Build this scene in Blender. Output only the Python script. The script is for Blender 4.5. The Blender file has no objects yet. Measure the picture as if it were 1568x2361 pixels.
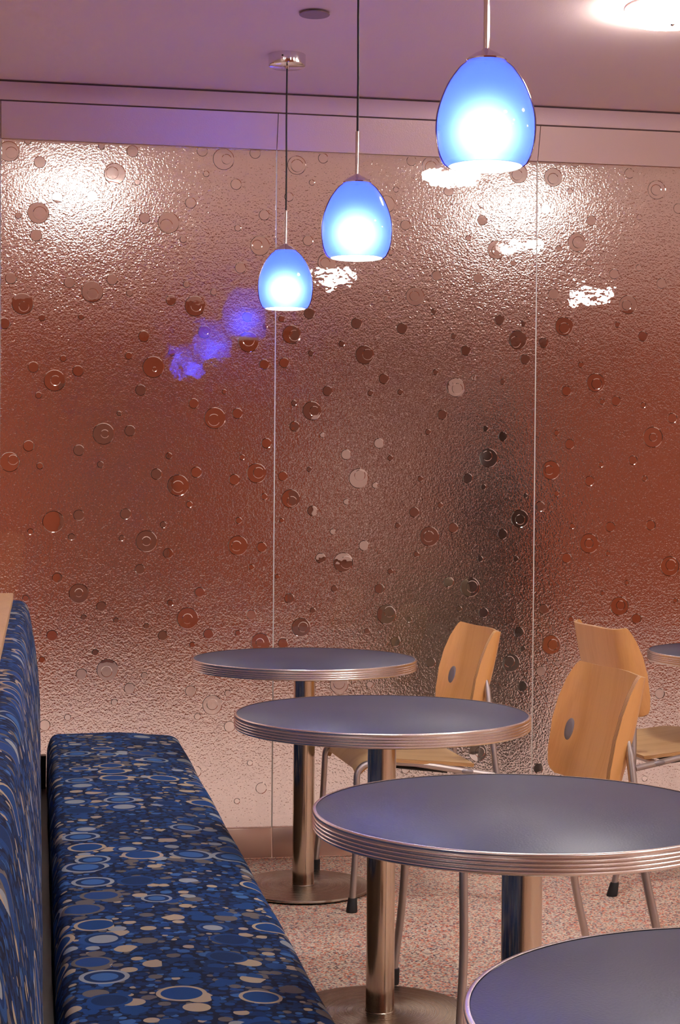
import bpy, bmesh, math, random
from math import sin, cos, pi, radians
from mathutils import Vector, Matrix

SC = bpy.context.scene
COL = SC.collection

# ---------------------------------------------------------------- camera
# world axes: +x runs to the right along the glass wall, +y runs towards the wall, +z up; the camera is above (0, 0)
cam_data = bpy.data.cameras.new('camera')
cam_data.sensor_fit = 'HORIZONTAL'
cam_data.sensor_width = 36.0
cam_data.lens = 3914.2 / 1568 * 36.0
cam_data.clip_start = 0.05
cam = bpy.data.objects.new('camera', cam_data)
COL.objects.link(cam)
YAW, PITCH, ROLL = radians(10.105), radians(0.843), radians(0.447)
Fw = Vector((sin(YAW) * cos(PITCH), cos(YAW) * cos(PITCH), -sin(PITCH)))
Rt = Vector((cos(YAW), -sin(YAW), 0))
Up = Rt.cross(Fw)
R2 = Rt * cos(ROLL) + Up * sin(ROLL)
U2 = Up * cos(ROLL) - Rt * sin(ROLL)
m = Matrix((R2, U2, -Fw)).transposed().to_4x4()
m.translation = Vector((0, 0, 1.2974))
cam.matrix_world = m
SC.camera = cam

# ---------------------------------------------------------------- light and exposure
world = bpy.data.worlds.new('world')
SC.world = world
world.use_nodes = True
world.node_tree.nodes['Background'].inputs[0].default_value = (0.30, 0.20, 0.17, 1)
world.node_tree.nodes['Background'].inputs[1].default_value = 0.1
SC.view_settings.view_transform = 'Standard'
SC.view_settings.look = 'None'
SC.view_settings.gamma = 1.0
SC.view_settings.use_curve_mapping = False
SC.view_settings.exposure = 0.95
SC.cycles.max_bounces = 10
SC.cycles.diffuse_bounces = 5
SC.cycles.glossy_bounces = 5
SC.cycles.transparent_max_bounces = 8
SC.cycles.caustics_reflective = True
SC.cycles.blur_glossy = 0.5
SC.cycles.sample_clamp_indirect = 6.0
SC.cycles.use_denoising = True

LAMP_COLOR = (1.0, 0.93, 0.87)
LAMP_POWER = 58.0          # emission strength of the round ceiling lamps
PENDANT_WATTS = 52.0        # bulb inside each blue pendant
# round ceiling lamps: x, y (the last four hang in the room seen through the glass)
CEILING_LAMPS = [(1.752, 4.56), (2.62, 2.60), (1.86, 1.00), (3.75, 0.45), (5.4, 3.2), (-1.5, 1.0), (-1.5, -2.0), (5.4, -1.2),  # outermost ones on this line are unseen lamps added to brighten the room
                 (0.15, 7.80), (2.22, 7.80), (4.29, 7.80), (-1.92, 7.80), (-1.6, 10.6), (6.0, 10.6)]

CEIL = 2.655
WALL = 5.853               # front face of the glass panels
GLASS_TOP = 2.4625
BASE_TOP = 0.108
SEAMS = [-1.066, -0.128, 0.8104, 1.7487, 2.687, 3.625, 4.563, 5.501, 6.439]
REAR = -3.6
LEFT, RIGHT = -2.6, 6.439
FAR = 12.5                 # far wall of the room beyond the glass

DISCS = [(-0.102,2.4223,0.035,-0.0933,2.4183,0.0204),(-0.0388,2.4586,0.0117),(0.0019,2.3901,0.0205),(0.2081,2.4531,0.0118),(0.3139,2.4399,0.0207)
,(0.2541,2.3607,0.0369,0.2453,2.3633,0.0221),(0.3308,2.3357,0.0111),(-0.003,2.2186,0.0366,0.0028,2.2174,0.0234),(-0.0693,2.2075,0.0117)
,(0.0605,2.2737,0.0191),(0.1784,2.2826,0.0191),(-0.0098,2.1422,0.0205),(0.3566,2.2138,0.0192),(0.4382,2.2004,0.0371,0.4308,2.1912,0.0223)
,(0.5136,2.2714,0.0193),(0.4891,2.1456,0.0126),(0.5527,2.4515,0.0193),(0.6263,2.4263,0.0373,0.6368,2.4267,0.0179),(0.5667,2.3732,0.0112)
,(0.6705,2.3415,0.0194),(0.736,2.4518,0.0194),(0.6775,2.1908,0.012),(0.7693,2.2389,0.0187),(0.755,2.132,0.0345,0.7459,2.1347,0.018)
,(0.6875,2.0534,0.0195),(0.882,2.4159,0.0331,0.8835,2.4144,0.0225),(0.975,2.4438,0.0181),(0.9359,2.3578,0.0105),(0.8554,2.3051,0.0165)
,(0.9236,2.1555,0.0188),(0.9916,2.0808,0.0332,0.9855,2.0806,0.0181),(-0.0927,1.9947,0.0197),(0.1027,1.9857,0.0191)
,(0.1802,1.957,0.0369,0.1817,1.9496,0.0192),(0.2474,2.0002,0.0192),(0.3065,1.956,0.0118),(0.4488,1.9347,0.0186),(0.5005,1.9912,0.0119)
,(0.5308,1.9175,0.0358,0.5353,1.9177,0.0194),(0.5949,1.967,0.0119),(-0.0534,1.9095,0.0366,-0.049,1.9008,0.0176),(0.0119,1.8642,0.0117)
,(0.1427,1.8705,0.0103),(-0.1135,1.842,0.0197),(0.3561,1.8091,0.0193),(0.5643,1.8289,0.0224,0.5688,1.829,0.0105),(0.7129,1.8849,0.018)
,(0.718,1.798,0.036,0.718,1.804,0.021),(0.7751,1.8534,0.009),(-0.0162,1.6962,0.0191),(0.0837,1.7277,0.0118),(0.1335,1.686,0.0192)
,(0.055,1.652,0.0368,0.0579,1.6521,0.0177),(0.0016,1.6011,0.0118),(0.3893,1.7044,0.0372,0.3938,1.697,0.0089),(0.3048,1.7412,0.0133)
,(0.4529,1.7563,0.0134),(0.3469,1.6248,0.0193),(0.5286,1.5818,0.0179),(0.6023,1.5321,0.0374,0.5994,1.526,0.021),(0.6805,1.5497,0.0188)
,(0.7731,1.7211,0.018),(0.8429,1.7285,0.0181),(0.8681,1.827,0.0331,0.8788,1.8242,0.0196),(0.8327,1.8804,0.012),(0.9302,1.9024,0.0196)
,(0.9373,1.7637,0.0106),(1.0461,1.7994,0.0114),(0.2736,1.5435,0.0089),(0.221,1.4731,0.037,0.2255,1.4732,0.0148),(0.3108,1.4847,0.0193)
,(0.6348,1.6239,0.009),(0.7826,1.4474,0.0181),(0.6981,1.3983,0.0105),(0.7485,1.3432,0.0346,0.756,1.3447,0.0196),(0.6715,1.3199,0.0195)
,(0.5391,1.3443,0.0194),(0.402,1.337,0.0194),(0.4766,1.2989,0.0373,0.4767,1.2944,0.0209),(0.4447,1.4001,0.0119),(0.2114,1.3679,0.0118)
,(0.1379,1.4159,0.0192),(-0.0308,1.4287,0.0191),(-0.094,1.3736,0.0337,-0.0825,1.3811,0.0176),(0.0072,1.3614,0.0118),(0.0532,1.1717,0.0369)
,(0.1391,1.1942,0.0192),(0.2977,1.1994,0.0193),(-0.0235,1.1375,0.011),(0.1147,1.1202,0.0118),(0.2849,1.1162,0.0104)
,(0.3693,1.106,0.0372,0.3693,1.106,0.0164),(0.5159,1.2334,0.012),(0.4268,1.1628,0.0119),(0.4438,1.0643,0.0179)
,(0.6852,1.0916,0.0346,0.6807,1.0901,0.0181),(0.7685,1.0857,0.0181),(0.6876,1.1788,0.012),(0.7764,1.2621,0.0121)
,(0.9419,1.5628,0.0333,0.9512,1.5614,0.0181),(0.8812,1.5075,0.0181),(0.9967,1.6333,0.0182),(0.879,1.589,0.0106),(0.9794,1.4786,0.0091)
,(0.8693,1.2551,0.0332,0.874,1.2461,0.0181),(0.8413,1.3335,0.0174),(0.9343,1.3585,0.0098),(0.9462,1.2132,0.0182),(1.019,1.1407,0.0106)
,(0.9766,1.048,0.0182),(0.8378,1.1794,0.0091),(1.0569,1.0329,0.035,1.0692,1.0329,0.0228),(1.098,1.8718,0.0197)
,(1.1283,1.7617,0.0334,1.1392,1.7635,0.0197),(1.375,1.9184,0.0107),(1.2612,1.8576,0.0198),(1.4482,1.8345,0.0107),(1.4929,1.7849,0.0184)
,(1.6157,1.8969,0.0185),(1.6834,1.8276,0.0339,1.6755,1.8197,0.0201),(1.7036,1.8852,0.0108),(1.7113,1.7587,0.0185),(1.3832,1.7059,0.0107)
,(1.5239,1.6887,0.0108),(1.6289,1.6768,0.0108),(1.4577,1.6537,0.0338,1.4641,1.6492,0.0199),(1.1973,1.6795,0.0183),(1.1496,1.6284,0.0106)
,(1.2569,1.6333,0.0107),(1.4097,1.5563,0.0184),(1.3583,1.4943,0.0107),(1.1821,1.4523,0.0183),(1.5684,1.5094,0.0108),(1.6324,1.4825,0.017)
,(1.5805,1.4047,0.0339,1.5757,1.4124,0.0185),(1.505,1.3316,0.0185),(1.5624,1.3013,0.0108),(1.7176,1.2715,0.0093),(1.0647,1.4114,0.0182)
,(1.1102,1.3282,0.035,1.1147,1.3389,0.0198),(1.223,1.4009,0.0107),(1.066,1.2458,0.0106),(1.1693,1.3043,0.0107),(1.3315,1.3286,0.0107)
,(1.3106,1.2105,0.0184),(1.4047,1.2356,0.0107),(1.2515,1.1628,0.0107),(1.3663,1.1249,0.0353,1.3647,1.1249,0.0199),(1.4527,1.1559,0.0185)
,(1.6341,1.1333,0.0186),(1.6976,1.1893,0.0325,1.6992,1.1862,0.0186),(1.1307,1.0923,0.0183),(1.3197,1.062,0.0107),(1.5537,1.0451,0.0108)
,(1.6846,1.0452,0.0108),(1.2264,1.0007,0.0107),(1.1879,0.9397,0.0183),(1.4387,0.9636,0.0185),(1.5164,0.9449,0.0355,1.5244,0.9464,0.0216)
,(1.4775,0.868,0.0108),(1.5666,0.8536,0.0185),(1.2966,0.8305,0.0107),(1.2136,0.8494,0.0352,1.2244,0.8585,0.0199),(1.144,0.7917,0.0107)
,(1.2472,0.7527,0.0184),(1.6983,0.7831,0.0186),(1.8549,1.8796,0.0341,1.8566,1.8734,0.0202),(1.7797,1.819,0.0186),(1.9194,1.7428,0.0109)
,(1.8669,1.6486,0.0186),(1.9753,1.6801,0.0343,1.9802,1.6755,0.0202),(2.0005,1.612,0.0109),(2.0527,1.616,0.0187),(2.1561,1.602,0.011)
,(2.0546,1.8907,0.0109),(2.1517,1.8508,0.0188),(2.2672,1.5567,0.0189),(2.1936,1.4866,0.0376,2.1953,1.4866,0.0157),(1.8313,1.4975,0.0109)
,(1.8802,1.4577,0.0187),(1.8117,1.3637,0.0342,1.8052,1.3637,0.0171),(1.998,1.3858,0.0109),(2.1188,1.4026,0.0172),(2.164,1.3372,0.011)
,(1.9562,1.3261,0.0187),(1.8335,1.28,0.0109),(1.7727,1.2331,0.0186),(1.8929,1.1636,0.0109),(2.0362,1.161,0.0188),(2.1889,1.1679,0.0189)
,(1.9569,1.1014,0.0359,1.9569,1.1014,0.0172),(1.873,1.0483,0.0187),(2.0274,1.0656,0.0094),(2.2633,1.0185,0.0362,2.2682,1.0233,0.0205)
,(2.1007,0.959,0.0094),(2.0094,0.9217,0.0094),(2.0737,0.8744,0.0345,2.0786,0.8775,0.0173),(1.7892,0.8649,0.0187),(2.1382,0.8286,0.0189)
,(1.8915,0.8285,0.0109),(1.8179,0.737,0.0358,1.826,0.737,0.0203),(2.2862,0.8939,0.0095),(2.0947,1.9635,0.0343,2.0899,1.9618,0.0187)
,(2.2204,2.0435,0.0188),(2.0413,2.0727,0.0187),(2.1343,2.0973,0.0125),(1.9465,2.1102,0.0124),(1.815,1.9947,0.0201),(1.2905,2.4478,0.0182)
,(1.3611,2.4324,0.0335,1.3611,2.4293,0.0213),(1.4262,2.3464,0.0183),(1.4209,2.4104,0.0092),(1.6809,2.4177,0.0338,1.6761,2.4145,0.02)
,(1.8092,2.4105,0.034,1.8093,2.4059,0.0201),(1.8909,2.4695,0.0186),(1.8726,2.3635,0.0108),(2.0946,2.4358,0.0187)
,(2.1985,2.3806,0.0344,2.1969,2.3806,0.0203),(1.953,2.261,0.0186),(1.783,2.2968,0.0185),(2.1339,2.2799,0.0109),(2.2818,2.3165,0.0188)
,(1.9003,2.1817,0.0341,1.9052,2.1818,0.0217),(1.8327,2.1578,0.0108),(1.2706,2.2218,0.0183),(1.2353,2.3452,0.0106),(1.3877,2.258,0.0107)
,(1.5488,2.2484,0.0184),(1.2015,2.2923,0.0304),(1.2185,2.1243,0.0106),(1.4987,2.1838,0.0107),(1.6022,2.1457,0.0338,1.6022,2.1427,0.0184)
,(1.6632,2.0999,0.0108),(1.5349,2.0423,0.0184),(1.3849,2.0471,0.0183),(1.2043,1.9596,0.0106),(1.3071,1.9716,0.0336,1.3056,1.973,0.0183)
,(0.1406,0.9264,0.0341,0.1406,0.9293,0.0148),(0.2171,0.8816,0.0178),(0.1571,0.8448,0.0104),(0.2674,0.8338,0.0104),(0.0509,0.7834,0.0192)
,(0.4524,0.8924,0.012),(0.5538,0.9295,0.018),(0.3711,0.8137,0.0104),(0.5124,0.8397,0.0375,0.5125,0.8382,0.018),(0.4277,0.7805,0.0179)
,(0.5848,0.7853,0.018),(0.6873,0.7875,0.0105),(0.7338,0.8505,0.0181),(0.7664,0.7537,0.0332,0.7648,0.7537,0.0151),(0.5295,0.7482,0.0105)
,(0.1974,0.7243,0.0119),(0.0178,0.7009,0.0118),(0.1509,0.6506,0.0193),(0.2389,0.6645,0.0372,0.236,0.6585,0.0193),(0.3647,0.6436,0.0119)
,(0.3146,0.5995,0.0194),(0.2631,0.5525,0.0119),(0.1049,0.503,0.0119),(0.0277,0.4776,0.0192),(0.5246,0.5877,0.0195),(0.654,0.5784,0.0121)
,(0.6,0.5386,0.0346,0.6,0.5401,0.0196),(0.5491,0.4988,0.012),(0.6608,0.4623,0.0196),(0.5444,0.308,0.0196),(0.7329,0.3341,0.0106)
,(0.773,0.2454,0.0197),(0.6883,0.2021,0.0106),(0.9094,0.8056,0.0334,0.9171,0.807,0.0182),(0.8673,0.9073,0.0182),(0.9504,0.8645,0.0106)
,(0.8456,0.75,0.0182),(1.0464,0.6051,0.0335,1.0463,0.6081,0.0213),(1.1549,0.6022,0.0122),(1.0267,0.9401,0.0122)
,(1.6705,0.6732,0.0326,1.6641,0.6779,0.0202),(1.713,0.5888,0.0187),(1.7133,0.724,0.0109),(1.375,0.6778,0.0185),(1.7817,0.6424,0.0187)
,(1.8429,0.6698,0.0109),(2.1976,0.6786,0.0126),(2.2304,0.5553,0.0189),(1.5505,0.3557,0.0341,1.5585,0.3555,0.0186),(1.7755,0.2936,0.0187)
,(2.1759,0.2471,0.011),(1.2871,0.2994,0.0154),(0.3476,1.0091,0.0179),(0.0673,0.9798,0.0177),(-0.0383,0.9108,0.0118),(0.7326,1.0163,0.0105)
,(0.824,0.983,0.0091),]
# ---------------------------------------------------------------- helpers
def tag(o, label=None, cat=None, group=None, kind=None):
    if label: o['label'] = label
    if cat: o['category'] = cat
    if group: o['group'] = group
    if kind: o['kind'] = kind
    return o

def empty(name, loc, label, cat, group=None, rz=0.0):
    o = bpy.data.objects.new(name, None)
    COL.objects.link(o)
    o.location = loc
    o.rotation_euler = (0, 0, rz)
    o.empty_display_size = 0.1
    return tag(o, label, cat, group)

def obj(name, bm, mats, parent=None, smooth=True, angle=35):
    me = bpy.data.meshes.new(name)
    bmesh.ops.recalc_face_normals(bm, faces=bm.faces) if smooth != 'keep' else None
    if smooth:
        for f in bm.faces: f.smooth = True
        for e in bm.edges:
            if len(e.link_faces) == 2 and e.calc_face_angle(0) > radians(angle): e.smooth = False
    bm.to_mesh(me); bm.free()
    for mt in (mats if isinstance(mats, (list, tuple)) else [mats]): me.materials.append(mt)
    o = bpy.data.objects.new(name, me)
    COL.objects.link(o)
    if parent: o.parent = parent
    return o

def structure(name, bm, mats, **k):
    return tag(obj(name, bm, mats, **k), kind='structure')

def copy_tree(o, parent=None):
    c = o.copy(); COL.objects.link(c)
    if parent: c.parent = parent
    for ch in list(o.children): copy_tree(ch, c)
    return c

def box(bm, x0, x1, y0, y1, z0, z1, bevel=0.0, mat=0):
    vs = [bm.verts.new((x, y, z)) for z in (z0, z1) for y in (y0, y1) for x in (x0, x1)]
    fs = [bm.faces.new([vs[i] for i in q]) for q in ((0, 2, 3, 1), (4, 5, 7, 6), (0, 1, 5, 4), (2, 6, 7, 3), (0, 4, 6, 2), (1, 3, 7, 5))]
    for f in fs: f.material_index = mat
    if bevel > 0:
        es = list({e for f in fs for e in f.edges})
        bmesh.ops.bevel(bm, geom=es, offset=bevel, segments=2, affect='EDGES', profile=0.5)
    return fs

def lathe(bm, prof, cx=0, cy=0, seg=64, cap0=True, cap1=True, mat=0):
    rings = []
    for r, z in prof:
        if r < 1e-6: rings.append([bm.verts.new((cx, cy, z))])
        else: rings.append([bm.verts.new((cx + r * cos(2 * pi * i / seg), cy + r * sin(2 * pi * i / seg), z)) for i in range(seg)])
    for a, b in zip(rings, rings[1:]):
        for i in range(seg):
            j = (i + 1) % seg
            if len(a) == 1 and len(b) == 1: continue
            if len(a) == 1: f = bm.faces.new((a[0], b[j], b[i]))
            elif len(b) == 1: f = bm.faces.new((a[i], a[j], b[0]))
            else: f = bm.faces.new((a[i], a[j], b[j], b[i]))
            f.material_index = mat
    if cap0 and len(rings[0]) > 1: bm.faces.new(rings[0][::-1]).material_index = mat
    if cap1 and len(rings[-1]) > 1: bm.faces.new(rings[-1]).material_index = mat

def fillet(pts, r, n=7):
    """polyline with rounded inner corners"""
    P = [Vector(p) for p in pts]; out = [P[0]]
    for i in range(1, len(P) - 1):
        a, b, c = P[i - 1], P[i], P[i + 1]
        d = min(r, (a - b).length * .48, (c - b).length * .48)
        s, e = b + (a - b).normalized() * d, b + (c - b).normalized() * d
        for k in range(n + 1):
            t = k / n
            out.append(s * (1 - t) ** 2 + b * 2 * t * (1 - t) + e * t * t)
    out.append(P[-1]); return out

def tube(bm, pts, r, seg=16, caps=True, mat=0):
    P = [Vector(p) for p in pts]; n = len(P)
    rr = r if isinstance(r, (list, tuple)) else [r] * n
    T = [(P[min(i + 1, n - 1)] - P[max(i - 1, 0)]).normalized() for i in range(n)]
    ref = Vector((0, 1, 0)) if abs(T[0].y) < .9 else Vector((1, 0, 0))
    nrm = (ref - T[0] * ref.dot(T[0])).normalized(); rings = []
    for i in range(n):
        nrm = (nrm - T[i] * nrm.dot(T[i])).normalized(); bi = T[i].cross(nrm)
        rings.append([bm.verts.new(P[i] + (nrm * cos(2 * pi * k / seg) + bi * sin(2 * pi * k / seg)) * rr[i]) for k in range(seg)])
    for a, b in zip(rings, rings[1:]):
        for k in range(seg):
            j = (k + 1) % seg
            bm.faces.new((a[k], a[j], b[j], b[k])).material_index = mat
    if caps:
        bm.faces.new(rings[0][::-1]).material_index = mat; bm.faces.new(rings[-1]).material_index = mat

def sheet(bm, P, t, closed_edge_mat=1):
    """P[i][j] mid surface points -> solid plywood sheet; uv = metres; edge faces get the layered material"""
    uv = bm.loops.layers.uv.verify()
    ni, nj = len(P), len(P[0])
    N = [[None] * nj for _ in range(ni)]
    for i in range(ni):
        for j in range(nj):
            a = P[min(i + 1, ni - 1)][j] - P[max(i - 1, 0)][j]; b = P[i][min(j + 1, nj - 1)] - P[i][max(j - 1, 0)]
            N[i][j] = a.cross(b).normalized()
    A = [[bm.verts.new(P[i][j] + N[i][j] * t / 2) for j in range(nj)] for i in range(ni)]
    B = [[bm.verts.new(P[i][j] - N[i][j] * t / 2) for j in range(nj)] for i in range(ni)]
    U = [[(0, 0)] * nj for _ in range(ni)]
    for j in range(nj):
        for i in range(1, ni): U[i][j] = (U[i - 1][j][0] + (P[i][j] - P[i - 1][j]).length, 0)
    mid = ni // 2; off = [U[mid][j][0] for j in range(nj)]
    acc = 0
    for j in range(nj):
        if j: acc += (P[mid][j] - P[mid][j - 1]).length
        for i in range(ni): U[i][j] = (U[i][j][0] - off[j], acc)
    def face(vs, uvs, mt):
        f = bm.faces.new(vs); f.material_index = mt
        for l, w in zip(f.loops, uvs): l[uv].uv = w
    for i in range(ni - 1):
        for j in range(nj - 1):
            q = [(i, j), (i + 1, j), (i + 1, j + 1), (i, j + 1)]
            face([A[a][b] for a, b in q], [U[a][b] for a, b in q], 0)
            face([B[a][b] for a, b in q[::-1]], [U[a][b] for a, b in q[::-1]], 0)
    ring = [(i, 0) for i in range(ni)] + [(ni - 1, j) for j in range(1, nj)] + [(i, nj - 1) for i in range(ni - 2, -1, -1)] + [(0, j) for j in range(nj - 2, 0, -1)]
    for k in range(len(ring)):
        (a, b), (c, d) = ring[k], ring[(k + 1) % len(ring)]
        face([A[a][b], B[a][b], B[c][d], A[c][d]], [(0, k * .01), (t, k * .01), (t, k * .01 + .01), (0, k * .01 + .01)], closed_edge_mat)

# ---------------------------------------------------------------- materials
def mat(name, color=(.5, .5, .5), rough=.5, metal=0.0, **k):
    mt = bpy.data.materials.new(name); mt.use_nodes = True
    b = mt.node_tree.nodes['Principled BSDF']
    b.inputs['Base Color'].default_value = (*color, 1); b.inputs['Roughness'].default_value = rough; b.inputs['Metallic'].default_value = metal
    for n, v in k.items(): b.inputs[n.replace('_', ' ')].default_value = v
    return mt

class NT:
    def __init__(s, mt): s.t = mt.node_tree; s.b = s.t.nodes['Principled BSDF']; s.out = s.t.nodes['Material Output']
    def n(s, kind, **k):
        d = s.t.nodes.new(kind)
        for a, v in k.items(): setattr(d, a, v)
        return d
    def l(s, a, b): s.t.links.new(a, b)
    def val(s, sock, v):
        if isinstance(v, (int, float)): sock.default_value = v
        elif isinstance(v, (tuple, list)): sock.default_value = (*v, 1) if len(v) == 3 and sock.type == 'RGBA' else v
        else: s.l(v, sock)
    def math(s, op, a, b=0.0, c=0.0, clamp=False):
        d = s.n('ShaderNodeMath', operation=op); d.use_clamp = clamp
        s.val(d.inputs[0], a); s.val(d.inputs[1], b)
        if op in ('MULTIPLY_ADD', 'SMOOTH_MIN', 'COMPARE'): s.val(d.inputs[2], c)
        return d.outputs[0]
    def mix(s, f, a, b):
        d = s.n('ShaderNodeMix', data_type='RGBA'); s.val(d.inputs[0], f); s.val(d.inputs[6], a); s.val(d.inputs[7], b); return d.outputs[2]
    def coord(s, which='Object', scale=(1, 1, 1), rot=(0, 0, 0)):
        tc = s.n('ShaderNodeTexCoord'); mp = s.n('ShaderNodeMapping'); mp.inputs['Scale'].default_value = scale; mp.inputs['Rotation'].default_value = rot
        s.l(tc.outputs[which], mp.inputs[0]); return mp.outputs[0]
    def noise(s, vec, scale, detail=2.0, rough=.5, dist=0.0, dim='3D'):
        d = s.n('ShaderNodeTexNoise', noise_dimensions=dim); s.l(vec, d.inputs['Vector'])
        d.inputs['Scale'].default_value = scale; d.inputs['Detail'].default_value = detail; d.inputs['Roughness'].default_value = rough; d.inputs['Distortion'].default_value = dist
        return d
    def voronoi(s, vec, scale, rnd=1.0, dim='2D', feature='F1'):
        d = s.n('ShaderNodeTexVoronoi', voronoi_dimensions=dim, feature=feature); s.l(vec, d.inputs['Vector'])
        d.inputs['Scale'].default_value = scale; d.inputs['Randomness'].default_value = rnd; return d
    def ramp(s, fac, stops, interp='LINEAR'):
        d = s.n('ShaderNodeValToRGB'); d.color_ramp.interpolation = interp; e = d.color_ramp.elements
        while len(e) < len(stops): e.new(.5)
        for el, (p, c) in zip(e, stops): el.position = p; el.color = (*c, 1) if len(c) == 3 else c
        s.l(fac, d.inputs[0]); return d.outputs[0]
    def bump(s, hgt, dist, strength=1.0):
        d = s.n('ShaderNodeBump'); d.inputs['Distance'].default_value = dist; d.inputs['Strength'].default_value = strength; s.l(hgt, d.inputs['Height']); return d.outputs[0]

def make_glass_mats():
    # clear cast glass: gently wavy front face, pebbled back face, smooth discs
    out = []
    for name in ('wavy_front_glass', 'pebbled_back_glass', 'smooth_disc_glass'):
        mt = mat(name, (.97, .96, .95), .0, 0.0, Transmission_Weight=1.0, IOR=1.6)
        n = NT(mt); v = n.coord()
        if name[0] == 'w':
            n.l(n.bump(n.math('ADD', n.noise(v, 10.0, 1.0, .5).outputs[0], n.math('MULTIPLY', n.noise(v, 48.0, 1.0, .5).outputs[0], .15)), .00085), n.b.inputs['Normal'])
        elif name[0] == 'p':
            g = n.noise(v, 165.0, 1.0, .5, .4); g2 = n.noise(v, 80.0, 1.0, .5)
            n.l(n.bump(n.math('ADD', g.outputs[0], n.math('MULTIPLY', g2.outputs[0], .6)), .0019), n.b.inputs['Normal'])
            n.b.inputs['Roughness'].default_value = .10
        out.append(mt)
    return out

def make_fabric():
    mt = mat('circle_print_fabric', rough=.85); n = NT(mt); n.b.inputs['Specular IOR Level'].default_value = .2
    uv = n.coord('UV')
    NAVY = (.002, .009, .040); DEEP = (.003, .032, .125); BLUE = (.006, .062, .23); SKY = (.045, .15, .40); PALE = (.34, .38, .40); TAN = (.50, .40, .27); TAUPE = (.16, .14, .125)
    def layer(base, scale, seed, R, keep, stops, rnd=.75, squash=(1, 1, 1)):
        mp = n.n('ShaderNodeMapping'); mp.inputs['Location'].default_value = (seed, seed * 1.7, 0); mp.inputs['Scale'].default_value = squash; n.l(uv, mp.inputs[0])
        vo = n.voronoi(mp.outputs[0], scale, rnd)
        sep = n.n('ShaderNodeSeparateColor'); n.l(vo.outputs['Color'], sep.inputs[0])
        rad = n.math('MULTIPLY_ADD', sep.outputs[1], R * .45, R * .6)
        q = n.math('DIVIDE', vo.outputs['Distance'], rad)
        inside = n.math('MULTIPLY', n.math('LESS_THAN', q, 1.0), n.math('LESS_THAN', sep.outputs[0], keep))
        return q, sep, inside
    # tightly packed small pebbles
    q, sp, ins = layer(None, 60, 3.1, .50, 1.1, None, .8)
    c0 = n.ramp(sp.outputs[2], [(0, DEEP), (.42, BLUE), (.70, DEEP), (.82, SKY), (.90, TAUPE), (.965, TAN)], 'CONSTANT')
    col = n.mix(ins, NAVY, c0)
    q, sp, ins = layer(None, 33, 7.3, .46, .60, None, .75)
    c1 = n.ramp(sp.outputs[2], [(0, DEEP), (.25, BLUE), (.50, DEEP), (.66, TAUPE), (.82, TAN), (.93, SKY)], 'CONSTANT')
    col = n.mix(ins, col, c1)
    q, sp, ins = layer(None, 19, 1.7, .43, .36, None, .8)
    c2 = n.ramp(sp.outputs[2], [(0, BLUE), (.28, TAUPE), (.52, TAN), (.72, DEEP), (.86, PALE)], 'CONSTANT')
    col = n.mix(ins, col, c2)
    # large ringed circles
    q, sp, ins = layer(None, 8.6, 5.9, .44, .52, None, .75)
    r1 = n.ramp(q, [(0, PALE), (.60, DEEP), (.76, (.02, .085, .27))], 'CONSTANT')
    r2 = n.ramp(q, [(0, BLUE), (.82, TAN)], 'CONSTANT')
    r3 = n.ramp(q, [(0, (.016, .07, .24)), (.80, TAUPE)], 'CONSTANT')
    r4 = n.ramp(q, [(0, DEEP), (.80, BLUE)], 'CONSTANT')
    r5 = n.ramp(q, [(0, SKY), (.55, DEEP), (.80, PALE)], 'CONSTANT')
    cc = r1
    for k, r in ((.30, r2), (.5, r3), (.68, r4), (.84, r5)):
        cc = n.mix(n.math('GREATER_THAN', sp.outputs[2], k), cc, r)
    col = n.mix(ins, col, cc)
    w = n.noise(uv, 900, 1.0)
    col = n.mix(n.math('MULTIPLY', w.outputs[0], .28), col, NAVY)
    n.l(col, n.b.inputs['Base Color'])
    n.l(n.bump(w.outputs[0], .0006), n.b.inputs['Normal'])
    return mt

def make_floor():
    mt = mat('speckled_floor', rough=.42); n = NT(mt); v = n.coord()
    stops = [(0, (.80, .68, .54)), (.27, (.58, .48, .39)), (.45, (.15, .115, .11)), (.52, (.78, .20, .08)), (.66, (.88, .78, .64)), (.78, (.04, .03, .08)), (.86, (.42, .30, .24)), (.94, (.60, .10, .05))]
    d = n.noise(v, 130, 2.0)
    mv = n.n('ShaderNodeVectorMath', operation='MULTIPLY_ADD'); n.l(d.outputs[1], mv.inputs[0]); mv.inputs[1].default_value = (.006, .006, .006); n.l(v, mv.inputs[2])
    vo = n.voronoi(mv.outputs[0], 200, 1.0, '3D'); sp = n.n('ShaderNodeSeparateColor'); n.l(vo.outputs['Color'], sp.inputs[0])
    c = n.ramp(sp.outputs[0], stops, 'CONSTANT')
    big = n.noise(v, 3.0, 2.0)
    c = n.mix(n.math('MULTIPLY', big.outputs[0], .12), c, (.60, .49, .40))
    n.l(c, n.b.inputs['Base Color']); n.b.inputs['Specular IOR Level'].default_value = .35
    n.l(n.bump(vo.outputs['Distance'], .0006), n.b.inputs['Normal'])
    return mt

def make_wood(name, light, dark, rough=.35, axis='v'):
    mt = mat(name, rough=rough); n = NT(mt)
    uv = n.coord('UV', (16, 1.3, 1) if axis == 'v' else (1.3, 16, 1))
    a = n.noise(uv, 1.6, 3.0, .55, .8); b = n.noise(uv, 14, 2.0)
    f = n.math('MULTIPLY_ADD', b.outputs[0], .35, n.math('MULTIPLY', a.outputs[0], .75), clamp=True)
    n.l(n.ramp(f, [(.30, dark), (.62, light)]), n.b.inputs['Base Color'])
    n.b.inputs['Coat Weight'].default_value = .25; n.b.inputs['Coat Roughness'].default_value = .25
    return mt

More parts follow.
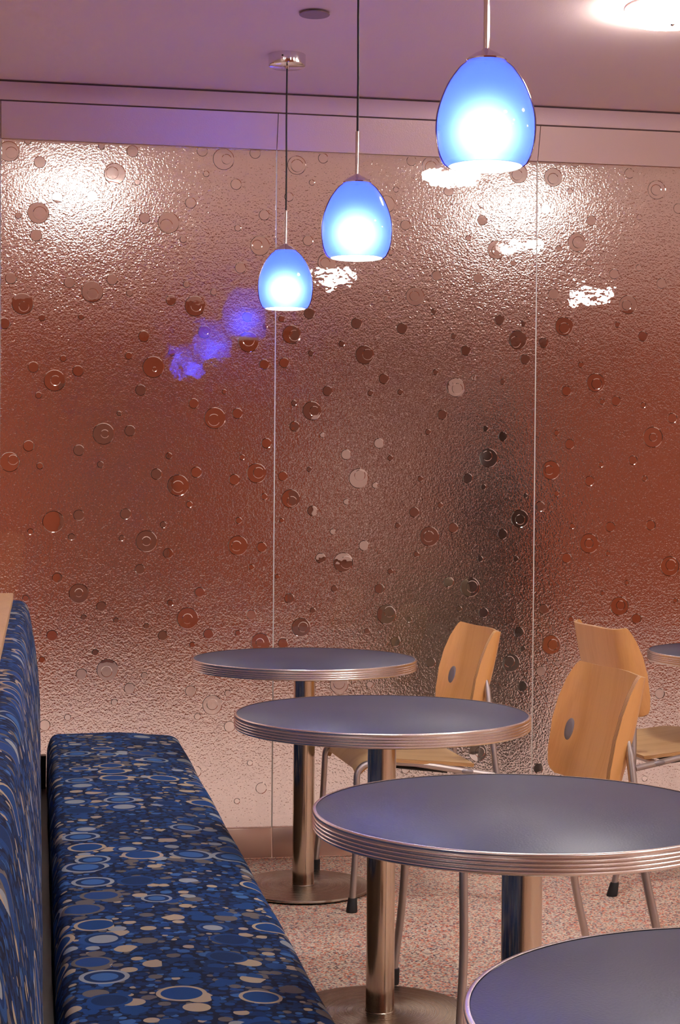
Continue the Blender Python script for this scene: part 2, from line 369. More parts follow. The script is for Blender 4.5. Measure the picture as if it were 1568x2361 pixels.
def make_ply(name, light, dark):
    mt = mat(name, rough=.55); n = NT(mt)
    tc = n.n('ShaderNodeTexCoord'); sx = n.n('ShaderNodeSeparateXYZ'); n.l(tc.outputs['UV'], sx.inputs[0])
    s = n.math('SINE', n.math('MULTIPLY', sx.outputs[0], 2 * pi / .0036))
    n.l(n.mix(n.math('GREATER_THAN', s, .35), light, dark), n.b.inputs['Base Color'])
    return mt

def make_paint(name, c, rough=.6, **k):
    mt = mat(name, c, rough, **k); n = NT(mt); v = n.coord()
    a = n.noise(v, 1.3, 3.0); n.l(n.mix(n.math('MULTIPLY', a.outputs[0], .10), c, tuple(x * .8 for x in c)), n.b.inputs['Base Color'])
    n.l(n.bump(n.noise(v, 260, 1.0).outputs[0], .0003), n.b.inputs['Normal'])
    return mt

def make_brushed(name, c, rough, axis, aniso=.0):
    mt = mat(name, c, rough, 1.0); n = NT(mt)
    if axis == 'radial':
        tg = n.n('ShaderNodeTangent', direction_type='RADIAL', axis='Z'); n.l(tg.outputs[0], n.b.inputs['Tangent'])
        n.b.inputs['Anisotropic'].default_value = aniso
        v = n.coord('Object'); vm = n.n('ShaderNodeVectorMath', operation='LENGTH'); n.l(v, vm.inputs[0])
        cx = n.n('ShaderNodeCombineXYZ'); n.l(vm.outputs['Value'], cx.inputs[0]); ns = n.noise(cx.outputs[0], 420, 2.0)
    else:
        v = n.coord('Object', (1, 1, .02) if axis == 'z' else (.02, 1, 1)); ns = n.noise(v, 420, 2.0)
    n.l(n.math('MULTIPLY_ADD', ns.outputs[0], .16, rough - .08), n.b.inputs['Roughness'])
    n.l(n.bump(ns.outputs[0], .00012), n.b.inputs['Normal'])
    return mt

GLASS, PEBBLE, DISC = make_glass_mats()
FABRIC = make_fabric()
FLOOR = make_floor()
WOOD = make_wood('beech_veneer', (.82, .44, .155), (.72, .34, .10))
SEATWOOD = make_wood('pale_beech_veneer', (.74, .50, .24), (.60, .37, .15), axis='h')
PLY = make_ply('plywood_edge', (.74, .43, .17), (.20, .08, .03))
BOARD = make_wood('maple_board', (.80, .50, .22), (.68, .38, .15))
DARKWOOD = make_wood('dark_stained_wood', (.060, .036, .020), (.030, .018, .012), .5)
CEILPAINT = make_paint('ceiling_paint', (.84, .66, .62), .7)
TRIMMET = make_paint('satin_trim', (.66, .50, .48), .38, metal=.55)
BASEMET = make_brushed('skirting_metal', (.80, .62, .54), .36, 'x')
GAP = mat('shadow_gap', (.09, .05, .05), .8)
SEAL = mat('glass_joint', (.62, .62, .58), .35)
PINKFLOOR = make_paint('pink_beige_floor', (.66, .54, .49), .35)
ORANGE = make_paint('orange_paint', (.31, .064, .015), .55)
REARWOOD = make_paint('brown_paint', (.20, .075, .045), .6)
PALEPAINT = make_paint('pale_paint', (.66, .54, .49), .6)
BLACKPAINT = mat('black_paint', (.012, .010, .010), .4)
LAMINATE = make_paint('violet_blue_laminate', (.038, .047, .096), .40, Specular_IOR_Level=.30)
ALU = mat('ridged_aluminium', (.80, .74, .72), .27, 1.0)
STEEL = make_brushed('brushed_steel_column', (.62, .54, .44), .15, 'z')
STEELBASE = make_brushed('spun_steel_base', (.40, .35, .29), .26, 'radial', .85)
TUBE = mat('satin_chair_tube', (.52, .47, .45), .36, .9)
CHROME = mat('chrome', (.80, .76, .76), .10, 1.0)
RUBBER = mat('black_rubber', (.012, .012, .014), .6)
PLATE = mat('grey_oval_plate', (.30, .27, .28), .42, .5)
CORD = mat('black_cord', (.006, .006, .006), .5)
PLASTIC = mat('black_plastic', (.015, .015, .016), .5)

# blue outer glass: clear coloured filter with a glossy skin; opal inner glass: white, scattering
def make_blue_glass():
    mt = bpy.data.materials.new('blue_pendant_glass'); mt.use_nodes = True; t = mt.node_tree; t.nodes.clear()
    o = t.nodes.new('ShaderNodeOutputMaterial'); tr = t.nodes.new('ShaderNodeBsdfTransparent'); tr.inputs[0].default_value = (.028, .060, 1.0, 1)
    gl = t.nodes.new('ShaderNodeBsdfGlossy'); gl.inputs['Roughness'].default_value = .06; fr = t.nodes.new('ShaderNodeFresnel'); fr.inputs[0].default_value = 1.45
    mx = t.nodes.new('ShaderNodeMixShader'); t.links.new(fr.outputs[0], mx.inputs[0]); t.links.new(tr.outputs[0], mx.inputs[1]); t.links.new(gl.outputs[0], mx.inputs[2]); t.links.new(mx.outputs[0], o.inputs[0])
    return mt
def make_opal():
    mt = bpy.data.materials.new('opal_inner_glass'); mt.use_nodes = True; t = mt.node_tree; t.nodes.clear()
    o = t.nodes.new('ShaderNodeOutputMaterial'); d = t.nodes.new('ShaderNodeBsdfDiffuse'); d.inputs[0].default_value = (.45, .45, .45, 1)
    tl = t.nodes.new('ShaderNodeBsdfTranslucent'); tl.inputs[0].default_value = (.85, .85, .85, 1)
    mx = t.nodes.new('ShaderNodeMixShader'); mx.inputs[0].default_value = .6; t.links.new(d.outputs[0], mx.inputs[1]); t.links.new(tl.outputs[0], mx.inputs[2])
    rf = t.nodes.new('ShaderNodeBsdfRefraction'); rf.inputs['Roughness'].default_value = .95; rf.inputs['IOR'].default_value = 1.45; rf.inputs[0].default_value = (.95, .95, .95, 1)
    m2 = t.nodes.new('ShaderNodeMixShader'); m2.inputs[0].default_value = .5; t.links.new(mx.outputs[0], m2.inputs[1]); t.links.new(rf.outputs[0], m2.inputs[2]); t.links.new(m2.outputs[0], o.inputs[0])
    return mt
BLUEGLASS, OPAL = make_blue_glass(), make_opal()
def make_emit(name, c, s):
    mt = bpy.data.materials.new(name); mt.use_nodes = True; b = mt.node_tree.nodes['Principled BSDF']
    b.inputs['Base Color'].default_value = (.8, .8, .8, 1); b.inputs['Emission Color'].default_value = (*c, 1); b.inputs['Emission Strength'].default_value = s
    return mt
DIFFUSER_BEYOND = make_emit('lamp_diffuser_beyond', LAMP_COLOR, LAMP_POWER * 0.62)
DIFFUSER = make_emit('lamp_diffuser', LAMP_COLOR, LAMP_POWER)
BULB = make_emit('bulb_glass', (1, .95, .9), 55.0)

# ---------------------------------------------------------------- the room
GX, GX2 = WALL + .012, WALL + .014
bm = bmesh.new(); box(bm, LEFT - .1, RIGHT + .1, REAR - .1, WALL + .013, -.1, 0); structure('floor', bm, FLOOR, smooth=False)
bm = bmesh.new(); box(bm, LEFT - .1, RIGHT + .1, REAR - .1, FAR + .1, CEIL, CEIL + .1); structure('ceiling', bm, CEILPAINT, smooth=False)
bm = bmesh.new(); box(bm, LEFT - .1, RIGHT + .1, WALL + .014, WALL + .12, GLASS_TOP + .004, CEIL); structure('wall_back', bm, CEILPAINT, smooth=False)
bm = bmesh.new(); box(bm, LEFT - .1, RIGHT + .1, REAR - .1, REAR, 0, CEIL); structure('wall_rear', bm, ORANGE, smooth=False)
bm = bmesh.new(); box(bm, LEFT - .1, LEFT, REAR, WALL + .014, 0, CEIL); structure('wall_left', bm, PALEPAINT, smooth=False)
bm = bmesh.new(); box(bm, RIGHT, RIGHT + .1, REAR, WALL + .014, 0, CEIL); structure('wall_right', bm, PALEPAINT, smooth=False)
# the room beyond the glass
bm = bmesh.new(); box(bm, LEFT - .1, RIGHT + .1, WALL + .013, FAR + .1, -.1, 0); structure('floor_beyond', bm, PINKFLOOR, smooth=False)
bm = bmesh.new(); box(bm, LEFT - .1, LEFT, WALL + .014, FAR, 0, CEIL); structure('wall_left_beyond', bm, ORANGE, smooth=False)
bm = bmesh.new(); box(bm, RIGHT, RIGHT + .1, WALL + .014, FAR, 0, CEIL); structure('wall_right_beyond', bm, ORANGE, smooth=False)
bm = bmesh.new(); box(bm, LEFT - .1, 1.85, FAR, FAR + .1, 0, CEIL); structure('wall_far_left', bm, ORANGE, smooth=False)
bm = bmesh.new(); box(bm, 1.85, 3.82, FAR, FAR + .1, 0, CEIL); structure('wall_far_middle', bm, REARWOOD, smooth=False)
bm = bmesh.new(); box(bm, 3.82, RIGHT + .1, FAR, FAR + .1, 0, CEIL); structure('wall_far_right', bm, ORANGE, smooth=False)
bm = bmesh.new(); box(bm, 2.02, 2.55, FAR - .03, FAR, .75, 1.85, .005); structure('trim_3', bm, PALEPAINT)  # pale patch paints in a lit part of the far wall
bm = bmesh.new(); box(bm, 3.05, 3.25, FAR - .03, FAR, 1.75, 2.2, .005); structure('trim_4', bm, PALEPAINT)  # pale patch, stand-in for a small peach blur on the far wall
bm = bmesh.new(); box(bm, .15, .95, FAR - .04, FAR, 0, 2.05, .005); structure('brown_patch_1', bm, REARWOOD)  # brown patch on the far wall, stand-in for a darker blur
# glass panels with cast discs
from mathutils.geometry import delaunay_2d_cdt
def glass_panel(a, b, z0, z1, discs):
    """closed slab; its back face is cut along every disc, the discs stand 2 mm proud"""
    V, E = [(a, z0), (b, z0), (b, z1), (a, z1)], [(0, 1), (1, 2), (2, 3), (3, 0)]
    circ = []
    for d in discs:
        circ += [(d[0], d[1], d[2], .0016)]
        if len(d) > 3: circ.append((d[3], d[4], d[5], .0012))
    lo, hi = a + .002, b - .002
    for (u, z, r, hh) in circ:
        for rr in (r, r - .0020):
            n = 30; s = len(V)
            V += [(min(max(u + rr * cos(2 * pi * k / n), lo), hi), min(z + rr * sin(2 * pi * k / n), z1 - .002)) for k in range(n)]
            E += [(s + k, s + (k + 1) % n) for k in range(n)]
    v2, e2, f2, _, _, _ = delaunay_2d_cdt([Vector(p) for p in V], E, [], 1, 1e-6)
    def height(x, z):
        h = 0
        for (u, w, r, hh) in circ:
            dd = math.hypot(x - u, z - w)
            if dd < r - .0003: h += hh * min(1, (r - dd) / .0020)
        return h
    bm = bmesh.new()
    back = [bm.verts.new((p.x, GX + height(p.x, p.y), p.y)) for p in v2]
    for f in f2:
        cx = sum(v2[k].x for k in f) / len(f); cz = sum(v2[k].y for k in f) / len(f)
        try: nf = bm.faces.new([back[k] for k in f])
        except ValueError: continue
        nf.material_index = 2 if any(math.hypot(cx - u, cz - w) < r for (u, w, r, hh) in circ) else 1
        nf.normal_update()
        if nf.normal.y < 0: nf.normal_flip()
    border = [e for e in bm.edges if len(e.link_faces) == 1]
    ret = bmesh.ops.extrude_edge_only(bm, edges=border)
    nv = [g for g in ret['geom'] if isinstance(g, bmesh.types.BMVert)]
    for v in nv: v.co.y = WALL
    ne = [e for e in bm.edges if len(e.link_faces) == 1]
    ff = bmesh.ops.contextual_create(bm, geom=ne)['faces']
    for f in bm.faces:
        if all(abs(v.co.y - WALL) < 1e-5 for v in f.verts) or f in ff: f.material_index = 0
        elif any(abs(v.co.y - WALL) < 1e-5 for v in f.verts): f.material_index = 2
    bmesh.ops.recalc_face_normals(bm, faces=bm.faces)
    return bm

PANEL_LABELS = {1: 'textured clear glass wall panel with raised discs behind the booth bench',
                2: 'textured clear glass wall panel with raised discs between the two vertical joints',
                3: 'textured clear glass wall panel with raised discs behind the chair facing right'}
JOINT = .0022
rnd = random.Random(5)
for i in range(len(SEAMS) - 1):
    a, b = SEAMS[i] + JOINT, SEAMS[i + 1] - JOINT
    if i in (1, 2, 3):
        dl = [d for d in DISCS if a < d[0] < b]
    else:
        r0 = 1 if i % 2 else 2; s = SEAMS[i] - SEAMS[r0]
        dl = [(d[0] + s,) + d[1:3] for d in DISCS if SEAMS[r0] < d[0] < SEAMS[r0 + 1]][::2]
    o = obj('glass_panel', glass_panel(a, b, BASE_TOP + .003, GLASS_TOP, dl), [GLASS, PEBBLE, DISC], smooth=False)
    lab = PANEL_LABELS.get(i) or ('textured clear glass wall panel %s' % {0: 'before the first joint at the end of the wall', 4: 'beyond the third joint, behind the cut off table', 5: 'second beyond the third joint', 6: 'third beyond the third joint', 7: 'last one before the side wall'}[i])
    tag(o, lab, 'wall panel', 'textured clear glass panels along the wall')
for k, s in enumerate(SEAMS[1:-1]):
    bm = bmesh.new(); box(bm, s - JOINT + .0003, s + JOINT - .0003, WALL + .0004, WALL + .013, BASE_TOP, GLASS_TOP); structure('trim_%d' % (20 + k), bm, SEAL, smooth=False)

# lower band (leans out at its top), upper band and the skirting, one length per panel
for i in range(len(SEAMS) - 1):
    a, b = SEAMS[i] + .0012, SEAMS[i + 1] - .0012
    bm = bmesh.new()
    x = [(a, b)]
    vs = [bm.verts.new(p) for p in ((a, WALL - .002, GLASS_TOP + .002), (b, WALL - .002, GLASS_TOP + .002), (b, WALL - .034, 2.582), (a, WALL - .034, 2.582),
                                    (a, WALL + .012, GLASS_TOP + .002), (b, WALL + .012, GLASS_TOP + .002), (b, WALL + .012, 2.582), (a, WALL + .012, 2.582))]
    for q in ((0, 1, 2, 3), (5, 4, 7, 6), (0, 4, 5, 1), (3, 2, 6, 7), (0, 3, 7, 4), (1, 5, 6, 2)): bm.faces.new([vs[k] for k in q])
    structure('trim_%d' % (30 + i), bm, TRIMMET, smooth=False)
    bm = bmesh.new(); box(bm, a, b, WALL - .006, WALL + .013, .004, BASE_TOP, .0015); structure('baseboard_%d' % (i + 1), bm, BASEMET)
bm = bmesh.new(); box(bm, LEFT, RIGHT, WALL - .036, WALL + .013, 2.587, 2.6475, .001); structure('trim_1', bm, make_paint('upper_band_paint', (.60, .43, .42), .5, metal=.2))
bm = bmesh.new(); box(bm, LEFT, RIGHT, WALL - .026, WALL + .013, 2.583, 2.6545); structure('trim_2', bm, GAP, smooth=False)

# ---------------------------------------------------------------- booth bench
def extrude_profile(name, prof, y0, y1, parent, material, step=.05, seams=(), end_r=.03):
    """closed cross-section (x, z) swept along y, ends rounded in, uv in metres"""
    n = len(prof); cx = sum(p[0] for p in prof) / n; cz = sum(p[1] for p in prof) / n
    arc = [0.0]
    for k in range(n): arc.append(arc[-1] + (Vector(prof[(k + 1) % n]) - Vector(prof[k])).length)
    ys = []
    for t in (0, .12, .35, .7, 1): ys.append((y0 + end_r * (1 - cos(t * pi / 2)), end_r * (1 - sin(t * pi / 2))))
    y = y0 + end_r + step
    while y < y1 - end_r - step * .5: ys.append((y, 0.0)); y += step
    for t in (1, .7, .35, .12, 0): ys.append((y1 - end_r * (1 - cos(t * pi / 2)), end_r * (1 - sin(t * pi / 2))))
    for s in seams: ys += [(s - .006, 0), (s - .002, .0022), (s + .002, .0022), (s + .006, 0)]
    ys.sort()
    bm = bmesh.new(); uv = bm.loops.layers.uv.verify(); rings = []
    for (yy, ins) in ys:
        ring = []
        for (px, pz) in prof:
            d = Vector((px - cx, pz - cz)); L = d.length; wob = .0012 * sin(yy * 9 + px * 20) * (1 if ins == 0 else 0)
            d = d * ((L - ins + wob) / L)
            ring.append(bm.verts.new((cx + d.x, yy, cz + d.y)))
        rings.append(ring)
    for (ra, (ya, _)), (rb, (yb, _)) in zip(zip(rings, ys), zip(rings[1:], ys[1:])):
        for k in range(n):
            j = (k + 1) % n
            f = bm.faces.new((ra[k], ra[j], rb[j], rb[k]))
            for l, w in zip(f.loops, ((arc[k], ya), (arc[k + 1], ya), (arc[k + 1], yb), (arc[k], yb))): l[uv].uv = w
    for r, yy in ((rings[0][::-1], y0), (rings[-1], y1)):
        f = bm.faces.new(r)
        for l in f.loops: l[uv].uv = (l.vert.co.x, l.vert.co.z + yy)
    return obj(name, bm, material, parent, angle=50)

def round_poly(pts, r, n=6):
    out = []
    P = [Vector(p) for p in pts]
    for i in range(len(P)):
        a, b, c = P[i - 1], P[i], P[(i + 1) % len(P)]; rr = r[i] if isinstance(r, (list, tuple)) else r
        d = min(rr, (a - b).length * .45, (c - b).length * .45); s = b + (a - b).normalized() * d; e = b + (c - b).normalized() * d
        for k in range(n + 1):
            t = k / n; q = s * (1 - t) ** 2 + b * 2 * t * (1 - t) + e * t * t; out.append((q.x, q.y))
    return out

def densify(pts, step=.03):
    out = []
    for i in range(len(pts)):
        a, b = Vector(pts[i]), Vector(pts[(i + 1) % len(pts)]); m = max(1, int((b - a).length / step))
        for k in range(m): q = a.lerp(b, k / m); out.append((q.x, q.y))
    return out

Y0, Y1 = -1.0, 5.838
bench = empty('booth_bench', (0, 0, 0), 'long booth bench in blue circle print fabric beside the glass wall', 'bench')
seat_prof = densify(round_poly([(.034, .27), (.478, .27), (.494, .35), (.484, .440), (.27, .4585), (.052, .4535), (.036, .41)], [.03, .03, .05, .055, .2, .055, .05], 8))
extrude_profile('seat_cushion', seat_prof, Y0, Y1, bench, FABRIC, seams=(3.54,))
back_prof = densify(round_poly([(.010, .385), (.013, .56), (-.001, .72), (-.018, .83), (-.034, .905), (-.10, .910), (-.12, .56), (-.10, .385)], [.03, .1, .1, .1, .038, .02, .1, .02], 7))
extrude_profile('back_cushion', back_prof, Y0, Y1, bench, FABRIC)
def uvbox(bm):
    uv = bm.loops.layers.uv.verify()
    for f in bm.faces:
        for l in f.loops:
            c = l.vert.co; l[uv].uv = (c.x + c.z, c.y) if abs(f.normal.y) < .7 else (c.x, c.z)
bm = bmesh.new(); box(bm, -.34, -.079, Y0, WALL - .008, .905, .930, .0015); bm.normal_update(); uvbox(bm); tag(obj('top_board', bm, BOARD, bench), 'pale wooden cap board')
bm = bmesh.new(); box(bm, -.32, -.105, Y0, WALL - .008, 0, .905, 0); bm.normal_update(); uvbox(bm); obj('back_frame', bm, DARKWOOD, bench, smooth=False)
bm = bmesh.new(); box(bm, -.105, .44, Y0, WALL - .008, 0, .27, 0); box(bm, -.104, .033, WALL - .05, WALL - .008, .2702, .382, .001); bm.normal_update(); uvbox(bm); obj('plinth', bm, DARKWOOD, bench, smooth=False)

# ---------------------------------------------------------------- tables
def make_table():
    t = empty('round_table', (0, 0, 0), 'x', 'table')
    R, TZ = .362, .745
    bm = bmesh.new(); lathe(bm, [(0, TZ - .030), (R - .006, TZ - .030), (R - .006, TZ - .0006), (R - .0075, TZ + .0002), (0, TZ + .0002)], seg=128, cap0=False, cap1=False)
    tag(obj('tabletop', bm, LAMINATE, t), 'violet blue laminate top')
    prof = [(R - .0062, TZ + .0010), (R - .002, TZ + .0012), (R, TZ - .0008)]
    z = TZ - .0020
    prof.append((R, z)); prof.append((R - .0004, z - .0022))
    for k in range(4):
        z0 = TZ - .0065 - k * .0064
        prof += [(R - .0030, z0 + .0006), (R - .0030, z0 - .0004), (R - .0008, z0 - .0012), (R + .0004, z0 - .0028), (R - .0004, z0 - .0046)]
    prof += [(R - .003, TZ - .0332), (R - .010, TZ - .0335), (R - .010, TZ - .030)]
    bm = bmesh.new(); lathe(bm, prof, seg=160, cap0=False, cap1=False)
    tag(obj('edge_band', bm, ALU, t, angle=60), 'ridged aluminium edge band')
    bm = bmesh.new(); lathe(bm, [(.035, .010), (.035, TZ - .030)], seg=64); obj('column', bm, STEEL, t)
    bm = bmesh.new(); lathe(bm, [(.222, .006), (.2225, .0085), (.220, .0125), (.205, .0140), (.036, .0165), (.034, .02)], seg=128)
    tag(obj('base', bm, STEELBASE, t), 'round brushed steel base plate')
    bm = bmesh.new(); lathe(bm, [(.212, 0), (.216, .0062)], seg=96); obj('base_pad', bm, RUBBER, t)
    bm = bmesh.new(); lathe(bm, [(.11, TZ - .040), (.11, TZ - .0302)], seg=48); obj('mounting_plate', bm, PLASTIC, t)
    return t
TABLES = [(.8496, 5.396, 'round violet blue table with ridged silver edge, nearest the glass wall'),
          (.8326, 4.061, 'second round violet blue table out from the glass wall, along the bench'),
          (.8244, 2.812, 'third round violet blue table out from the glass wall, large, along the bench'),
          (.8016, 1.665, 'fourth round table out from the glass wall, cut off by the bottom of the photo'),
          (2.418, 5.461, 'cut off round dark table at the photo edge, behind the chairs')]
proto = make_table()
for i, (x, y, lab) in enumerate(TABLES):
    t = proto if i == 0 else copy_tree(proto)
    t.location = (x, y, 0); t['label'] = lab; t['group'] = 'round pedestal tables'; t.rotation_euler = (0, 0, i * .7)

# ---------------------------------------------------------------- chairs (local +x is the way the chair faces)
def make_chair():
    c = empty('plywood_chair', (0, 0, 0), 'x', 'chair')
    # seat: plywood, waterfall front edge, slopes down to the rear
    NI, NJ = 30, 20; P = []
    for i in range(NI + 1):
        s = i / NI; row = []
        if s < .78: x = -.150 + s / .78 * .322; z = .424 + .034 * (s / .78) ** .8; 
        else:
            a = (s - .78) / .22 * radians(66); x = .172 + .062 * sin(a) * 1.05; z = .458 - .062 * (1 - cos(a)) * 1.05
        for j in range(NJ + 1):
            q = j / NJ * 2 - 1
            w = .205 + .030 * min(1, s * 2.2) - .03 * max(0, (s - .86) / .14) ** 2 - (.012 * max(0, (.08 - s) / .08) ** 2)
            dish = -.010 * (1 - q * q) * sin(pi * min(1, s * 1.1)) + .0
            drop = -.018 * max(0, (abs(q) - .80) / .20) ** 2 * max(0, (s - .7) / .3)
            row.append(Vector((x, q * w, z + dish + drop)))
        P.append(row)
    bm = bmesh.new(); sheet(bm, [[P[i][j] for j in range(NJ + 1)] for i in range(NI + 1)], .011)
    obj('seat', bm, [SEATWOOD, PLY], c)
    # backrest: sheet with two wings wrapping forward, leaning back
    lean = radians(14); NS, NTT = 60, 40; rows = []
    def sum_w(t):
        K = [(0, .214), (.2, .230), (.45, .239), (.65, .236), (.82, .225), (.93, .212), (1, .201)]
        for (a, wa), (c2, wb) in zip(K, K[1:]):
            if t <= c2 + 1e-9:
                q = (t - a) / (c2 - a); return wa + (wb - wa) * q
    def sect(s):
        a = abs(s); sg = 1 if s >= 0 else -1
        y = f = u = 0.0
        while u < a - 1e-9:
            d = min(.002, a - u)
            th = u / .85 if u < .148 else .174 + (u - .148) / .055 * radians(55) if u < .203 else .174 + radians(55) + (u - .203) / .05 * radians(5)
            y += cos(th) * d; f += sin(th) * d; u += d
        return sg * y, f
    for ti in range(NTT + 1):
        t = ti / NTT
        W = sum_w(t)
        if t < .08: W -= .022 * (1 - math.sqrt(max(0, 1 - ((.08 - t) / .08) ** 2)))
        if t > .975: W -= .004 * ((t - .975) / .025) ** 2
        row = []
        for si in range(NS + 1):
            s = (si / NS * 2 - 1) * W
            y, f = sect(s)
            H = .299 - .004 * sin(pi / 2 * min(1, abs(s) / .15)) ** 2
            h = t * H - (.006 * (1 - (s / .25) ** 2) if t < .05 else 0)
            base = Vector((-.184, 0, .552))
            up = Vector((-sin(lean), 0, cos(lean))); fw = Vector((cos(lean), 0, sin(lean) * .9))
            bow = .006 * sin(pi * t)
            row.append(base + up * h + fw * (f - bow) + Vector((0, y, 0)))
        rows.append(row)
    G = [[rows[t][s] for t in range(NTT + 1)] for s in range(NS + 1)]
    bm = bmesh.new(); sheet(bm, G, .0115)
    back = obj('backrest', bm, [WOOD, PLY], c)
    # oval plates where the rear legs meet the wings
    for sg in (-1, 1):
        tt = .40; s = sg * .186
        y, f = sect(s); y2, f2 = sect(s + sg * .004)
        tan = Vector(((f2 - f), (y2 - y), 0)).normalized()
        up = Vector((-sin(lean), 0, cos(lean))); fw = Vector((cos(lean), 0, sin(lean) * .9))
        cpt = Vector((-.184, 0, .552)) + up * (tt * .288) + fw * (f - .006 * sin(pi * tt)) + Vector((0, y, 0))
        T = (fw * tan.x + Vector((0, 1, 0)) * tan.y).normalized(); Nn = T.cross(up).normalized()
        if Nn.x < 0: Nn = -Nn
        bm = bmesh.new(); rings = []
        for (sc, off) in ((1.0, .0052), (1.0, .0066), (.86, .0078), (.5, .0080)):
            rings.append([bm.verts.new(cpt + T * (.0130 * sc * cos(2 * pi * k / 32)) + up * (.029 * sc * sin(2 * pi * k / 32)) + Nn * off) for k in range(32)])
        for a, b in zip(rings, rings[1:]):
            for k in range(32): bm.faces.new((a[k], a[(k + 1) % 32], b[(k + 1) % 32], b[k]))
        bm.faces.new(rings[-1]); bm.faces.new(rings[0][::-1])
        obj('oval_plate', bm, PLATE, back, angle=40)
    def foot(leg, p, d):
        d = Vector(d).normalized(); p = Vector(p); k = 1 / d.z
        bm = bmesh.new(); lathe(bm, [(.0165, 0), (.0175, .003), (.0168, .012), (.0140, .040), (.0125, .043), (.0106, .043)], seg=24)
        for v in bm.verts: v.co = Vector((p.x + v.co.x + d.x * k * v.co.z, p.y + v.co.y + d.y * k * v.co.z, v.co.z))
        tag(obj('rubber_foot', bm, RUBBER, leg), 'black rubber foot')
    for sg in (-1, 1):
        # front leg with its bend under the seat front
        ft = (.262, sg * .278, .004); kn = (.238, sg * .228, .440); end = (.15, sg * .222, .449)
        bm = bmesh.new(); tube(bm, fillet([ft, (.243, sg * .254, .22), kn, end], .055, 9), .0103)
        lg = obj('leg', bm, TUBE, c); foot(lg, (.262, sg * .278, 0), (-.019, -sg * .024, .22))
        # rear leg up to the backrest wing
        ft = (-.298, sg * .272, .004); tp = (-.190, sg * .188, .692)
        pts = fillet([ft, (-.235, sg * .262, .25), (-.207, sg * .232, .42), tp], .10, 8)
        rr = [.0103] * len(pts); rr[-1] = .0050; pts.insert(-1, Vector(pts[-1]).lerp(Vector(pts[-2]), .16)); rr = [.0103] * (len(pts) - 1) + [.0045]
        bm = bmesh.new(); tube(bm, pts, rr)
        lg = obj('leg', bm, TUBE, c); foot(lg, (-.298, sg * .272, 0), (.063, -sg * .010, .25))
        # side rail running back and down to the rear leg
        bm = bmesh.new(); tube(bm, [(.152, sg * .222, .449), (.05, sg * .222, .440), (-.06, sg * .224, .421), (-.135, sg * .228, .408), (-.203, sg * .235, .398)], .0103)
        rail = obj('side_rail', bm, TUBE, c)
        bm = bmesh.new(); bmesh.ops.create_uvsphere(bm, u_segments=24, v_segments=12, radius=1.0)
        for v in bm.verts: v.co = Vector((-.118 + v.co.x * .024, sg * .2335 + v.co.y * .006, .4115 + v.co.z * .0085 + v.co.x * .003))
        obj('oval_bracket', bm, PLATE, rail)
    bm = bmesh.new(); tube(bm, [(-.118, -.222, .409), (-.118, .222, .409)], .009); obj('crossbar', bm, TUBE, c)
    bm = bmesh.new(); tube(bm, [(.12, -.222, .444), (.12, .222, .444)], .008, seg=12)
    for v in bm.verts: v.co.z -= .006
    obj('crossbar', bm, TUBE, c)
    bm = bmesh.new(); box(bm, -.06, .11, -.205, .205, .4035, .4110, .002)
    for v in bm.verts: v.co.z += (v.co.x + .06) * .12
    obj('seat_pan', bm, PLASTIC, c)
    return c
CHAIRS = [(1.20, 5.365, 182.5, 'beech plywood chair facing the bench across the table nearest the glass wall'),
          (1.20, 4.065, 184, 'large beech plywood chair back in front, its curved side edge showing, behind the third table'),
          (2.078, 5.462, 6, 'beech plywood chair facing the cut off table, seen from behind, close to the glass wall')]
cp = make_chair()
for i, (x, y, a, lab) in enumerate(CHAIRS):
    c = cp if i == 0 else copy_tree(cp)
    c.location = (x, y, 0); c.rotation_euler = (0, 0, radians(a)); c['label'] = lab; c['group'] = 'curved plywood cafe chairs'

